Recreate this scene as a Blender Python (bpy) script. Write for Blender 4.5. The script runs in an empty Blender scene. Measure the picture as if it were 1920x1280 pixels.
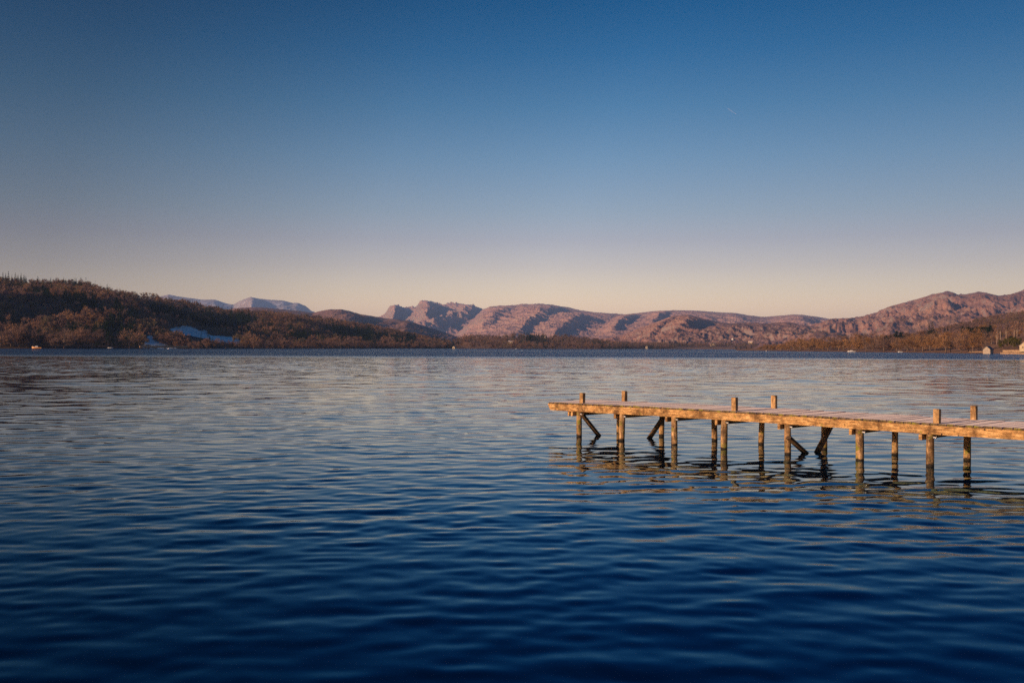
import bpy, math, random
import numpy as np
from mathutils import Matrix, Vector

SC = bpy.context.scene
COL = SC.collection
F = 1900.0            # focal length in photograph pixels (1920 wide)
HCAM = 2.5            # eye height above the lake
ROLL = 0.0042
HY = 651.5            # image row of the horizon at the picture's middle
R = random.Random(7)
NR = np.random.default_rng(11)

# ------------------------------------------------------------------ helpers
def tag(o, label=None, cat=None, group=None, kind=None):
    if label: o['label'] = label
    if cat: o['category'] = cat
    if group: o['group'] = group
    if kind: o['kind'] = kind
    return o

def empty(name, loc=(0, 0, 0), rz=0.0, label=None, cat=None, group=None):
    o = bpy.data.objects.new(name, None)
    COL.objects.link(o)
    o.location = loc
    o.rotation_euler = (0, 0, rz)
    return tag(o, label, cat, group)

def link(name, me, parent=None):
    o = bpy.data.objects.new(name, me)
    COL.objects.link(o)
    if parent is not None: o.parent = parent
    return o

def np_mesh(name, verts, faces, mats, smooth=False, mat_idx=None, tint=None):
    """verts (N,3); faces (M,k) with constant k"""
    verts = np.asarray(verts, dtype=np.float32); faces = np.asarray(faces, dtype=np.int32)
    me = bpy.data.meshes.new(name)
    k = faces.shape[1]
    me.vertices.add(len(verts)); me.vertices.foreach_set('co', verts.ravel())
    me.loops.add(faces.size); me.loops.foreach_set('vertex_index', faces.ravel())
    me.polygons.add(len(faces))
    me.polygons.foreach_set('loop_start', np.arange(0, faces.size, k, dtype=np.int32))
    if mat_idx is not None: me.polygons.foreach_set('material_index', np.asarray(mat_idx, dtype=np.int32))
    if smooth: me.polygons.foreach_set('use_smooth', np.ones(len(faces), dtype=bool))
    for m in mats: me.materials.append(m)
    if tint is not None:
        a = me.attributes.new('tint', 'FLOAT', 'POINT')
        a.data.foreach_set('value', np.asarray(tint, dtype=np.float32))
    me.update(calc_edges=True); me.validate()
    return me

class MB:
    """collects shapes into one mesh"""
    def __init__(s): s.v = []; s.f = []; s.sm = []
    def add(s, vs, fs, smooth=False):
        b = len(s.v); s.v += [tuple(v) for v in vs]
        s.f += [tuple(i + b for i in f) for f in fs]; s.sm += [smooth] * len(fs)
    def box(s, c, size, rz=0.0, m=None, jit=0.0):
        hx, hy, hz = size[0] / 2, size[1] / 2, size[2] / 2
        bv = min(size) * 0.08
        vs = []
        # chamfered along the vertical edges' ends: an octagonal footprint with bevelled top and bottom
        ring = [(-hx + bv, -hy), (hx - bv, -hy), (hx, -hy + bv), (hx, hy - bv), (hx - bv, hy), (-hx + bv, hy), (-hx, hy - bv), (-hx, -hy + bv)]
        inner = [(-hx + bv, -hy + bv), (hx - bv, -hy + bv), (hx - bv, -hy + bv), (hx - bv, hy - bv), (hx - bv, hy - bv), (-hx + bv, hy - bv), (-hx + bv, hy - bv), (-hx + bv, -hy + bv)]
        for x, y in [(inner[0]), (inner[1]), (inner[3]), (inner[5])]: vs.append((x, y, -hz))
        for x, y in ring: vs.append((x, y, -hz + bv))
        for x, y in ring: vs.append((x, y, hz - bv))
        for x, y in [(inner[0]), (inner[1]), (inner[3]), (inner[5])]: vs.append((x, y, hz))
        fs = [(3, 2, 1, 0), (20, 21, 22, 23)]
        for i in range(8):
            j = (i + 1) % 8; fs.append((4 + i, 4 + j, 12 + j, 12 + i))
        for q in range(4):
            a, b = 2 * q, 2 * q + 1          # long side of the ring
            fs.append((q, (q + 1) % 4, 4 + b, 4 + a)); fs.append((12 + a, 12 + b, 20 + (q + 1) % 4, 20 + q))
            c2 = (2 * q + 2) % 8
            fs.append(((q + 1) % 4, 4 + c2, 4 + b)); fs.append((12 + b, 12 + c2, 20 + (q + 1) % 4))
        ca, sa = math.cos(rz), math.sin(rz)
        out = []
        for x, y, z in vs:
            p = Vector((x + R.uniform(-jit, jit), y + R.uniform(-jit, jit), z + R.uniform(-jit, jit)))
            if m is not None: p = m @ p
            out.append((c[0] + p.x * ca - p.y * sa, c[1] + p.x * sa + p.y * ca, c[2] + p.z))
        s.add(out, fs)
    def beam(s, a, b, w, h, up=(0, 0, 1), jit=0.0):
        a = Vector(a); b = Vector(b); d = (b - a); L = d.length; d.normalize()
        side = Vector(up).cross(d).normalized(); u = d.cross(side)
        m = Matrix((d, side, u)).transposed()
        s.box((a + b) / 2, (L, w, h), 0, m, jit)
    def tube(s, pts, rad, n=10, cap=True, smooth=True, wob=0.0):
        rings = []
        pts = [Vector(p) for p in pts]
        vs = []
        for i, p in enumerate(pts):
            d = (pts[min(i + 1, len(pts) - 1)] - pts[max(i - 1, 0)]).normalized()
            ax = d.cross(Vector((0.13, 1, 0.07))).normalized(); ay = d.cross(ax)
            for k in range(n):
                an = 2 * math.pi * k / n
                r = rad[i] * (1 + R.uniform(-wob, wob))
                vs.append(p + ax * math.cos(an) * r + ay * math.sin(an) * r)
        fs = []
        for i in range(len(pts) - 1):
            for k in range(n):
                fs.append((i * n + k, i * n + (k + 1) % n, (i + 1) * n + (k + 1) % n, (i + 1) * n + k))
        if cap:
            fs.append(tuple(range(n - 1, -1, -1))); fs.append(tuple(range((len(pts) - 1) * n, len(pts) * n)))
        s.add(vs, fs, smooth)
    def mesh(s, name, mat):
        me = bpy.data.meshes.new(name); me.from_pydata(s.v, [], s.f); me.materials.append(mat)
        me.polygons.foreach_set('use_smooth', s.sm)
        me.update(); return me
    def build(s, name, mat, parent=None):
        return link(name, s.mesh(name, mat), parent)

def interp(x, pts):
    p = np.array(pts, float); return np.interp(x, p[:, 0], p[:, 1])

# ---- numpy gradient noise
_perm = np.random.default_rng(3).permutation(512).astype(np.int64)
_ga = np.random.default_rng(4).uniform(0, 2 * np.pi, 512)
_gx, _gy = np.cos(_ga), np.sin(_ga)
def noise2(x, y):
    x = np.asarray(x, float); y = np.asarray(y, float)
    xi = np.floor(x).astype(np.int64); yi = np.floor(y).astype(np.int64)
    xf = x - xi; yf = y - yi
    u = xf * xf * xf * (xf * (xf * 6 - 15) + 10); v = yf * yf * yf * (yf * (yf * 6 - 15) + 10)
    def g(ix, iy, dx, dy):
        h = _perm[(_perm[ix & 511] + iy) & 511]
        return _gx[h] * dx + _gy[h] * dy
    a = g(xi, yi, xf, yf); b = g(xi + 1, yi, xf - 1, yf)
    c = g(xi, yi + 1, xf, yf - 1); d = g(xi + 1, yi + 1, xf - 1, yf - 1)
    return 1.5 * ((a * (1 - u) + b * u) * (1 - v) + (c * (1 - u) + d * u) * v)
def fbm(x, y, o=5, lac=2.03, gain=0.5):
    s = 0; a = 1.0; n = 0
    for i in range(o):
        s = s + a * noise2(x + 17.3 * i, y - 9.1 * i); n += a; a *= gain; x = x * lac; y = y * lac
    return s / n
def ridged(x, y, o=5, lac=2.07, gain=0.55):
    s = 0; a = 1.0; n = 0
    for i in range(o):
        s = s + a * (1 - 2 * np.abs(noise2(x + 31.7 * i, y + 5.3 * i))); n += a; a *= gain; x = x * lac; y = y * lac
    return s / n

# ------------------------------------------------------------------ materials
def new_mat(name):
    m = bpy.data.materials.new(name); m.use_nodes = True
    nt = m.node_tree; nt.nodes.clear()
    out = nt.nodes.new('ShaderNodeOutputMaterial'); b = nt.nodes.new('ShaderNodeBsdfPrincipled')
    nt.links.new(b.outputs[0], out.inputs[0])
    return m, nt, b
def N(nt, t, **kw):
    n = nt.nodes.new(t)
    for k, v in kw.items():
        if k.startswith('i_'): n.inputs[int(k[2:]) if k[2:].isdigit() else k[2:].replace('_', ' ')].default_value = v
        else: setattr(n, k, v)
    return n
def ramp(nt, src, stops):
    r = nt.nodes.new('ShaderNodeValToRGB'); el = r.color_ramp.elements
    while len(el) < len(stops): el.new(0.5)
    for e, (p, c) in zip(el, stops):
        e.position = p; e.color = (*c, 1) if len(c) == 3 else c
    nt.links.new(src, r.inputs[0]); return r.outputs[0]
def mixc(nt, fac, a, b, blend='MIX'):
    m = nt.nodes.new('ShaderNodeMix'); m.data_type = 'RGBA'; m.blend_type = blend
    if isinstance(fac, (int, float)): m.inputs[0].default_value = fac
    else: nt.links.new(fac, m.inputs[0])
    for s, v in ((6, a), (7, b)):
        if isinstance(v, tuple): m.inputs[s].default_value = (*v, 1)
        else: nt.links.new(v, m.inputs[s])
    return m.outputs[2]
def math_(nt, op, a, b=None, c=None, clamp=False):
    m = nt.nodes.new('ShaderNodeMath'); m.operation = op; m.use_clamp = clamp
    for i, v in enumerate((a, b, c)):
        if v is None: continue
        if isinstance(v, (int, float)): m.inputs[i].default_value = v
        else: nt.links.new(v, m.inputs[i])
    return m.outputs[0]
def pos(nt, scale=(1, 1, 1), rot=(0, 0, 0), obj=False):
    mp = N(nt, 'ShaderNodeMapping'); mp.inputs['Scale'].default_value = scale; mp.inputs['Rotation'].default_value = rot
    if obj: nt.links.new(N(nt, 'ShaderNodeTexCoord').outputs['Object'], mp.inputs[0])
    else: nt.links.new(N(nt, 'ShaderNodeNewGeometry').outputs['Position'], mp.inputs[0])
    return mp.outputs[0]
def ntex(nt, vec, scale, detail=4, rough=0.55):
    n = N(nt, 'ShaderNodeTexNoise'); n.inputs['Scale'].default_value = scale
    n.inputs['Detail'].default_value = detail; n.inputs['Roughness'].default_value = rough
    nt.links.new(vec, n.inputs['Vector']); return n
def bump(nt, b, height, strength, dist):
    bp = N(nt, 'ShaderNodeBump'); bp.inputs['Strength'].default_value = strength; bp.inputs['Distance'].default_value = dist
    nt.links.new(height, bp.inputs['Height']); nt.links.new(bp.outputs[0], b.inputs['Normal'])

def plain(name, col, rough=0.7, var=0.15, scale=3.0, spec=0.3):
    m, nt, b = new_mat(name)
    n = ntex(nt, pos(nt, obj=True), scale)
    d = tuple(c * (1 - var) for c in col); l = tuple(min(1, c * (1 + var)) for c in col)
    nt.links.new(ramp(nt, n.outputs[0], [(0.3, d), (0.7, l)]), b.inputs['Base Color'])
    b.inputs['Roughness'].default_value = rough; b.inputs['Specular IOR Level'].default_value = spec
    return m

def wood_mat(name, dark, mid, light, grain=(1, 1, 1), moss=0.0, wet=False, frost=0.0, rot=0.0, rough=.8, bstr=.6):
    m, nt, b = new_mat(name)
    p = pos(nt, grain, (0, 0, rot)); p0 = pos(nt)
    g = ntex(nt, p, 10, 6, 0.7); blot = ntex(nt, p0, 3.4, 6, 0.72); fine = ntex(nt, p, 60, 3, 0.6)
    c = ramp(nt, g.outputs[0], [(0.37, dark), (0.5, mid), (0.62, light)])
    c = mixc(nt, math_(nt, 'MULTIPLY', math_(nt, 'SUBTRACT', blot.outputs[0], 0.44, clamp=True), 5.0, clamp=True), c, tuple(x * 0.7 for x in dark))
    # knots and cracks
    kn = N(nt, 'ShaderNodeTexVoronoi'); kn.inputs['Scale'].default_value = 3.2; nt.links.new(p0, kn.inputs['Vector'])
    c = mixc(nt, math_(nt, 'LESS_THAN', kn.outputs[0], 0.07), c, tuple(x * 0.35 for x in dark))
    if moss > 0:
        mm = ntex(nt, p0, 5.5, 5, 0.6)
        f = math_(nt, 'MULTIPLY', math_(nt, 'SUBTRACT', mm.outputs[0], 1 - moss, clamp=True), 9, clamp=True)
        c = mixc(nt, f, c, (0.17, 0.16, 0.025))
    if wet:
        sep = N(nt, 'ShaderNodeSeparateXYZ'); nt.links.new(p0, sep.inputs[0])
        wn = ntex(nt, p0, 6, 3)
        lev = math_(nt, 'ADD', 0.0, math_(nt, 'MULTIPLY', wn.outputs[0], 0.13))
        f = math_(nt, 'MULTIPLY', math_(nt, 'SUBTRACT', lev, sep.outputs[2], clamp=True), 40, clamp=True)
        c = mixc(nt, f, c, (0.022, 0.017, 0.012))
    if frost > 0:
        fr = ntex(nt, pos(nt, (2.2, 2.2, 2.2)), 3.0, 6, 0.7)
        f = math_(nt, 'MULTIPLY_ADD', fr.outputs[0], 0.9, frost - 0.45, clamp=True)
        c = mixc(nt, f, c, (0.62, 0.47, 0.41))
    nt.links.new(c, b.inputs['Base Color'])
    b.inputs['Roughness'].default_value = rough; b.inputs['Specular IOR Level'].default_value = 0.25 if rough > .6 else .5
    h = math_(nt, 'ADD', g.outputs[0], math_(nt, 'MULTIPLY', fine.outputs[0], 0.4))
    bump(nt, b, h, bstr, 0.02)
    return m

def fell_mat(name, cols, sc, snow=0.0, rockcol=(0.25, 0.19, 0.165), bstr=0.85, bdist=6.0):
    """cols: three ground colours, sc: metres of the patches"""
    m, nt, b = new_mat(name)
    p = pos(nt)
    a = ntex(nt, p, 1.0 / sc, 7, 0.62); a2 = ntex(nt, p, 5.0 / sc, 6, 0.65); a3 = ntex(nt, p, 22.0 / sc, 4, 0.6)
    k = math_(nt, 'ADD', math_(nt, 'MULTIPLY', a.outputs[0], 0.6), math_(nt, 'MULTIPLY', a2.outputs[0], 0.4))
    c = ramp(nt, k, [(0.38, cols[0]), (0.5, cols[1]), (0.62, cols[2])])
    geo = N(nt, 'ShaderNodeNewGeometry'); sep = N(nt, 'ShaderNodeSeparateXYZ'); nt.links.new(geo.outputs['Normal'], sep.inputs[0])
    steep = math_(nt, 'SUBTRACT', 1.0, sep.outputs[2])
    rk = math_(nt, 'MULTIPLY', math_(nt, 'SUBTRACT', math_(nt, 'ADD', steep, math_(nt, 'MULTIPLY', a2.outputs[0], 0.42)), 0.37, clamp=True), 7, clamp=True)
    c = mixc(nt, rk, c, rockcol)
    c = mixc(nt, math_(nt, 'MULTIPLY', math_(nt, 'SUBTRACT', a3.outputs[0], 0.5, clamp=True), 3.0, clamp=True), c, (cols[0][0] * .5, cols[0][1] * .5, cols[0][2] * .62))
    if snow > 0:
        sep2 = N(nt, 'ShaderNodeSeparateXYZ'); nt.links.new(geo.outputs['Position'], sep2.inputs[0])
        f = math_(nt, 'MULTIPLY', math_(nt, 'SUBTRACT', a2.outputs[0], 1 - snow, clamp=True), 6, clamp=True)
        c = mixc(nt, f, c, (0.6, 0.61, 0.64))
    nt.links.new(c, b.inputs['Base Color']); b.inputs['Roughness'].default_value = 0.95; b.inputs['Specular IOR Level'].default_value = 0.05
    h = math_(nt, 'ADD', a2.outputs[0], math_(nt, 'MULTIPLY', a3.outputs[0], 0.35))
    bump(nt, b, h, bstr, bdist)
    return m

def crown_mat(name, cols, attr=False):
    m, nt, b = new_mat(name)
    if attr:
        a = N(nt, 'ShaderNodeAttribute'); a.attribute_name = 'tint'; f = a.outputs['Fac']
    else:
        f = N(nt, 'ShaderNodeObjectInfo').outputs['Random']
    c = ramp(nt, f, [(i / (len(cols) - 1), k) for i, k in enumerate(cols)])
    n = ntex(nt, pos(nt), 0.6, 3)
    c = mixc(nt, math_(nt, 'MULTIPLY', n.outputs[0], 0.7), c, tuple(x * 0.5 for x in cols[0]))
    out = [n_ for n_ in nt.nodes if n_.type == 'OUTPUT_MATERIAL'][0]; nt.nodes.remove(b)
    d = N(nt, 'ShaderNodeBsdfDiffuse'); t = N(nt, 'ShaderNodeBsdfTranslucent'); mx = N(nt, 'ShaderNodeMixShader'); mx.inputs[0].default_value = .45
    nt.links.new(c, d.inputs['Color']); nt.links.new(c, t.inputs['Color'])
    nt.links.new(d.outputs[0], mx.inputs[1]); nt.links.new(t.outputs[0], mx.inputs[2]); nt.links.new(mx.outputs[0], out.inputs[0])
    return m

BARE = [(0.19, 0.125, 0.10), (0.29, 0.18, 0.13), (0.38, 0.23, 0.15), (0.25, 0.175, 0.14)]
GOLD = [(0.24, 0.13, 0.065), (0.44, 0.25, 0.11), (0.36, 0.2, 0.09), (0.52, 0.31, 0.15), (0.3, 0.19, 0.11)]
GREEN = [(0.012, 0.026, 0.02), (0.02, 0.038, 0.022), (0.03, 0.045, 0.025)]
M = {
    'bare': crown_mat('bare_twigs', BARE), 'gold': crown_mat('golden_twigs', GOLD), 'green': crown_mat('conifer_needles', GREEN),
    'ivy': crown_mat('ivy_leaves', [(0.10, 0.095, 0.025), (0.15, 0.135, 0.035), (0.12, 0.11, 0.03)]),
    'bare_a': crown_mat('wood_twigs', [(0.11, 0.075, 0.065), (0.24, 0.145, 0.11), (0.42, 0.235, 0.14), (0.15, 0.11, 0.1), (0.24, 0.2, 0.1), (0.34, 0.19, 0.12), (0.2, 0.14, 0.13), (0.46, 0.29, 0.2)], True), 'gold_a': crown_mat('wood_golden_twigs', GOLD, True), 'green_a': crown_mat('wood_needles', GREEN, True),
    'bark': plain('bark', (0.12, 0.085, 0.065), 0.9, 0.3, 2), 'palebark': plain('pale_bark', (0.27, 0.21, 0.17), 0.85, 0.25, 2),
}

# ------------------------------------------------------------------ camera
cd = bpy.data.cameras.new('camera'); cam = bpy.data.objects.new('camera', cd); COL.objects.link(cam)
cd.sensor_width = 36; cd.lens = F / 1920 * 36; cd.clip_start = 0.3; cd.clip_end = 90000
pitch = math.atan((HY - 640) / F)
cam.matrix_world = Matrix.Translation((0, 0, HCAM)) @ Matrix.Rotation(math.pi / 2 + pitch, 4, 'X') @ Matrix.Rotation(ROLL, 4, 'Z')
SC.camera = cam
def ray(px, py):
    """tan of azimuth and elevation for a pixel of the photograph"""
    dx, dy = px - 960, py - HY
    return (dx + dy * ROLL) / F, -(dy - dx * ROLL) / F
def at(px, Y, z=0.0): return Vector(((px - 960) / F * Y, Y, z))

# ------------------------------------------------------------------ terrain
class Terrain:
    def __init__(s, crest, Yf, Yc, p=1.3, amp=(0, 100), ridge=(0, 100), spurs=(), tb=0.7, z0=-1.5, crest_noise=0.15, skew=0.0):
        s.crest, s.Yf, s.Yc, s.p, s.amp, s.ridge, s.spurs, s.tb, s.z0, s.cn, s.skew = crest, Yf, Yc, p, amp, ridge, spurs, tb, z0, crest_noise, skew
    def yf(s, px): return interp(px, s.Yf)
    def yc(s, px): return interp(px, s.Yc)
    def Y(s, px, t): return s.yf(px) + (s.yc(px) - s.yf(px)) * t
    def H(s, px, t):
        px = np.asarray(px, float); t = np.asarray(t, float)
        yc = s.yc(px); py = interp(px, s.crest)
        el = -((py - HY) - (px - 960) * ROLL) / F
        zc = np.maximum(HCAM + el * yc, 0.0)
        tt = np.clip(t, 0, 1)
        shape = np.where(t <= 1, tt ** s.p, np.clip(1 - ((t - 1) / s.tb) ** 1.4, 0, 1))
        z = s.z0 + (zc - s.z0) * shape
        Y = s.Y(px, t); X = (px - 960) / F * Y
        env = np.clip(np.minimum(t * 4, 1), 0, 1) * (s.cn + (1 - s.cn) * np.clip(np.abs(1 - t) * 3.0, 0, 1)) * np.clip(zc / 30.0, 0, 1)
        if s.amp[0]: z = z + env * s.amp[0] * fbm(X / s.amp[1], Y / s.amp[1], 6)
        if s.ridge[0]:
            xs = X + s.skew * Y
            z = z + env * s.ridge[0] * (ridged(xs / s.ridge[1], Y / (4.5 * s.ridge[1]), 5) - 0.35)
            z = z + env * s.ridge[0] * .45 * (ridged(xs / s.ridge[1] * 3.1 + 9, Y / s.ridge[1] * 1.1, 4) - 0.35)
        room = np.maximum(HCAM + el * Y - z, 0.5)      # how far the ground may rise before it would top its own skyline
        add = 0
        for sp in s.spurs:
            pts, wl, wr = sp
            ts = [q[1] for q in pts][::-1]
            c = np.interp(t, ts, [q[0] for q in pts][::-1]); a = np.interp(t, ts, [q[2] for q in pts][::-1], left=0, right=0)
            wob = 0.35 * wr * fbm(Y / 500.0, px / 60.0, 3)
            d = px - c + wob
            prof = np.where(d < 0, np.clip(1 + d / wl, 0, 1), np.clip(1 - d / wr, 0, 1))
            add = np.maximum(add, a * prof ** 1.15)
        if s.spurs: z = np.where(t < 1, z + room * (1 - np.exp(-add / room)) * .92, z)
        if s.spurs or s.amp[0] > 60: z = np.where(t < 1, np.minimum(z, HCAM + el * Y + 6 * noise2(X / 90, Y / 90)), z)
        return z
    def pt(s, px, t):
        Y = float(s.Y(px, t)); return Vector(((px - 960) / F * Y, Y, float(s.H(px, t))))
    def mesh(s, name, mat, px0, px1, nu, nv, tmax=1.6, label=None):
        px = np.linspace(px0, px1, nu); tv = np.concatenate([np.linspace(0, 1, nv), np.linspace(1, tmax, max(6, nv // 6))[1:]])
        P, T = np.meshgrid(px, tv)
        Yg = s.Y(P, T); X = (P - 960) / F * Yg; Z = s.H(P, T)
        v = np.stack([X, Yg, Z], -1).reshape(-1, 3)
        i = np.arange(len(tv) - 1)[:, None] * nu + np.arange(nu - 1)[None]
        f = np.stack([i, i + 1, i + 1 + nu, i + nu], -1).reshape(-1, 4)
        o = link(name, np_mesh(name, v, f, [mat], True))
        return tag(o, label=label, kind='structure')

rust = [(0.20, 0.11, 0.09), (0.32, 0.175, 0.13), (0.41, 0.25, 0.16)]
M['fell_far'] = fell_mat('far_fell_ground', [(0.27, 0.16, 0.14), (0.42, 0.25, 0.195), (0.49, 0.315, 0.225)], 700, bdist=24)
M['fell_snow'] = fell_mat('snowy_fell_ground', [(0.24, 0.19, 0.18), (0.32, 0.27, 0.25), (0.36, 0.3, 0.27)], 900, snow=0.47, bdist=14)
M['fell_mid'] = fell_mat('middle_fell_ground', rust, 420, bdist=13)
M['fell_dark'] = fell_mat('heather_fell_ground', [(0.14, 0.088, 0.08), (0.25, 0.145, 0.115), (0.33, 0.195, 0.135)], 300, bdist=8)
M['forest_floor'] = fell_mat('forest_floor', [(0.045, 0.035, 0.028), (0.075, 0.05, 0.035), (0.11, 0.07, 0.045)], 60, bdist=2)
M['shore_ground'] = fell_mat('shore_ground', [(0.16, 0.09, 0.05), (0.26, 0.15, 0.08), (0.34, 0.2, 0.11)], 40, bdist=1)
M['frost'] = fell_mat('frosted_grass', [(0.34, 0.40, 0.33), (0.52, 0.58, 0.48), (0.62, 0.68, 0.57)], 60, rockcol=(0.3, 0.33, 0.35), bdist=.5)

T_snow = Terrain([(180, 575), (300, 556), (315, 552), (342, 557), (375, 562), (402, 562), (425, 569), (438, 571), (452, 563), (470, 556.5), (488, 560), (510, 562), (530, 563), (548, 568), (558, 568), (572, 573), (584, 583), (640, 600), (760, 640)],
                 [(0, 12000), (1920, 12000)], [(0, 17500), (1920, 17500)], 1.1, (50, 900), (60, 400), [([(474, 1.0, 0), (476, .85, 220), (466, .3, 90)], 26, 20), ([(562, 1, 0), (556, .8, 90), (550, .3, 60)], 40, 14)])
T_pikes = Terrain([(640, 640), (690, 610), (716, 592), (722, 588), (729, 576), (739, 571), (746, 573), (752, 577), (762, 577), (774, 578), (780, 577), (786, 569), (792, 566), (801, 564.5), (812, 569), (822, 571), (834, 571), (850, 570.5), (868, 570.5), (884, 571), (893, 575), (905, 579), (930, 582), (980, 600), (1060, 630)],
                  [(0, 8500), (1920, 8500)], [(0, 14800), (1920, 14800)], 1.0, (55, 700), (85, 240),
                  [([(746, 1.02, 0), (744, .85, 220), (738, .4, 90), (728, .05, 10)], 26, 10),
                   ([(806, 1.02, 0), (810, .88, 330), (804, .5, 240), (792, .05, 20)], 42, 14),
                   ([(868, 1.02, 0), (880, .82, 170), (862, .45, 90)], 20, 20),
                   ([(858, .6, 0), (840, .45, 160), (800, .15, 60)], 24, 20)], skew=0.4, crest_noise=.65)
T_blea = Terrain([(840, 640), (880, 600), (905, 580), (920, 575.5), (945, 573), (965, 572), (980, 570.5), (993, 571), (1010, 570.5), (1020, 570.5), (1045, 573), (1066, 577), (1090, 582), (1110, 585), (1130, 586.5), (1160, 588.5), (1200, 592), (1260, 600), (1330, 630)],
                 [(0, 6000), (1920, 6000)], [(0, 12500), (1920, 12500)], 0.95, (50, 900), (40, 240),
                 [([(1060, 1.02, 0), (1040, .8, 70), (1000, .4, 60), (960, .05, 20)], 60, 18), ([(960, .9, 0), (940, .7, 55), (905, .3, 40)], 40, 16), ([(1110, .8, 0), (1090, .55, 75), (1040, .1, 40)], 50, 20)], skew=0.5, crest_noise=.45)
T_north = Terrain([(1080, 630), (1130, 600), (1165, 590), (1185, 588), (1210, 585), (1235, 582.5), (1265, 581.5), (1290, 582), (1320, 583.5), (1350, 586), (1380, 587), (1400, 591), (1425, 594), (1440, 594), (1462, 592), (1485, 590), (1505, 590.5), (1530, 594), (1552, 597), (1567, 600), (1600, 608), (1680, 640)],
                  [(0, 5500), (1920, 5500)], [(0, 11000), (1920, 11000)], 0.95, (45, 800), (32, 220),
                  [([(1500, 1.02, 0), (1502, .85, 130), (1508, .4, 60)], 60, 34), ([(1195, .95, 0), (1180, .7, 110), (1150, .3, 70)], 40, 14), ([(1255, .95, 0), (1242, .75, 90), (1225, .4, 40)], 30, 12)], skew=0.3)
T_heath = Terrain([(240, 640), (330, 600), (400, 586), (440, 578), (470, 576), (500, 577), (530, 580), (560, 583), (586, 587), (604, 583), (620, 580), (640, 580), (655, 583), (675, 589), (700, 593), (720, 596), (745, 599), (770, 603), (800, 612), (830, 622), (880, 640), (930, 652)],
                  [(0, 3300), (1920, 3300)], [(0, 5400), (1920, 5400)], 1.1, (22, 300), (16, 150), [([(690, 1.0, 0), (670, .7, 40), (640, .3, 20)], 60, 30), ([(780, 1, 0), (770, .7, 45), (750, .3, 20)], 50, 30)])
T_lough = Terrain([(1060, 650), (1110, 640), (1150, 632), (1185, 622), (1205, 613), (1225, 605), (1245, 598), (1262, 592), (1275, 591), (1290, 591), (1308, 595), (1330, 600), (1350, 604), (1375, 607), (1420, 612), (1500, 630), (1580, 652)],
                  [(0, 3600), (1920, 3600)], [(0, 5600), (1920, 5600)], 1.05, (38, 320), (30, 130),
                  [([(1330, 1.0, 0), (1310, .75, 50), (1270, .3, 30)], 50, 22), ([(1265, .9, 0), (1250, .7, 40), (1215, .3, 25)], 30, 12)], skew=0.4)
T_knoll = Terrain([(1150, 655), (1230, 641), (1270, 630), (1300, 621), (1330, 613), (1355, 608), (1385, 606), (1410, 605), (1440, 605), (1462, 604), (1480, 604), (1500, 608), (1525, 612), (1560, 617), (1620, 627), (1700, 640), (1800, 655)],
                  [(0, 3300), (1920, 3300)], [(0, 4700), (1920, 4700)], 1.1, (26, 260), (34, 110), [])
T_wans = Terrain([(1400, 655), (1480, 630), (1520, 612), (1545, 604), (1556, 599), (1575, 597.5), (1600, 597), (1620, 593), (1645, 586), (1662, 577), (1690, 569), (1715, 563), (1740, 555), (1762, 550), (1777, 548.5), (1788, 549), (1797, 553), (1812, 552.5), (1830, 549), (1848, 548.5), (1860, 551.5), (1872, 554), (1890, 552.5), (1908, 548), (1922, 543), (1990, 535), (2100, 560), (2300, 640)],
                 [(0, 2600), (1920, 2600)], [(0, 7200), (1920, 7200)], 0.95, (50, 600), (52, 230),
                 [([(1786, 1.01, 0), (1792, .93, 160), (1806, .8, 260), (1828, .62, 220), (1862, .45, 20)], 90, 26), ([(1852, 1.01, 0), (1864, .9, 190), (1880, .75, 200), (1900, .5, 60)], 40, 34),
                  ([(1700, .8, 0), (1730, .6, 55), (1775, .4, 30)], 60, 24)], skew=-0.3, crest_noise=.4)
T_left = Terrain([(-700, 440), (-300, 490), (-100, 520), (0, 530), (60, 536), (100, 538), (165, 540), (200, 550), (240, 556), (300, 563), (360, 574), (400, 583), (440, 588), (500, 591), (560, 596), (620, 603), (700, 616), (760, 628), (840, 645), (852, 651)],
                 [(-700, 800), (0, 860), (200, 900), (400, 1000), (600, 1300), (760, 1750), (850, 2000)], [(-700, 1400), (0, 1450), (200, 1650), (400, 2000), (600, 2300), (760, 2500), (850, 2600)], 1.25, (8, 220), (6, 160), [([(120, 1.0, 0), (190, .8, 24), (236, .5, 26), (252, .25, 12), (256, .1, 0)], 220, 55), ([(470, 1.0, 0), (520, .75, 16), (560, .45, 14), (575, .2, 0)], 120, 45)], tb=0.9)
T_mid = Terrain([(835, 653), (855, 644), (880, 636), (930, 637), (985, 633), (1020, 633), (1060, 637), (1100, 641), (1140, 646), (1200, 650), (1280, 648), (1420, 646), (1520, 648), (1600, 655)],
                [(835, 1960), (1000, 2000), (1130, 2150), (1200, 2700), (1300, 3000), (1600, 3200)], [(835, 2500), (1130, 2700), (1300, 3500), (1600, 3700)], 1.0, (3, 120), tb=0.6, z0=-1.0)
T_right = Terrain([(1380, 655), (1440, 651), (1500, 649), (1600, 646), (1700, 643), (1800, 636), (1920, 622), (2200, 590)],
                  [(1380, 1250), (1420, 1180), (1600, 900), (1690, 800), (1800, 690), (1880, 610), (1920, 590), (2200, 520)], [(1380, 1500), (1600, 1200), (1800, 1050), (1920, 950), (2200, 850)], 0.95, (2, 60), tb=0.6, z0=-0.6)
T_rwood = Terrain([(1500, 660), (1600, 650), (1680, 640), (1740, 628), (1780, 618), (1820, 607), (1860, 599), (1900, 592), (1940, 585), (2100, 560), (2300, 540)],
                  [(0, 1000), (1920, 1000)], [(0, 2000), (1500, 1500), (1920, 1900), (2300, 2000)], 1.1, (12, 160), (10, 90), tb=0.8)

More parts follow.
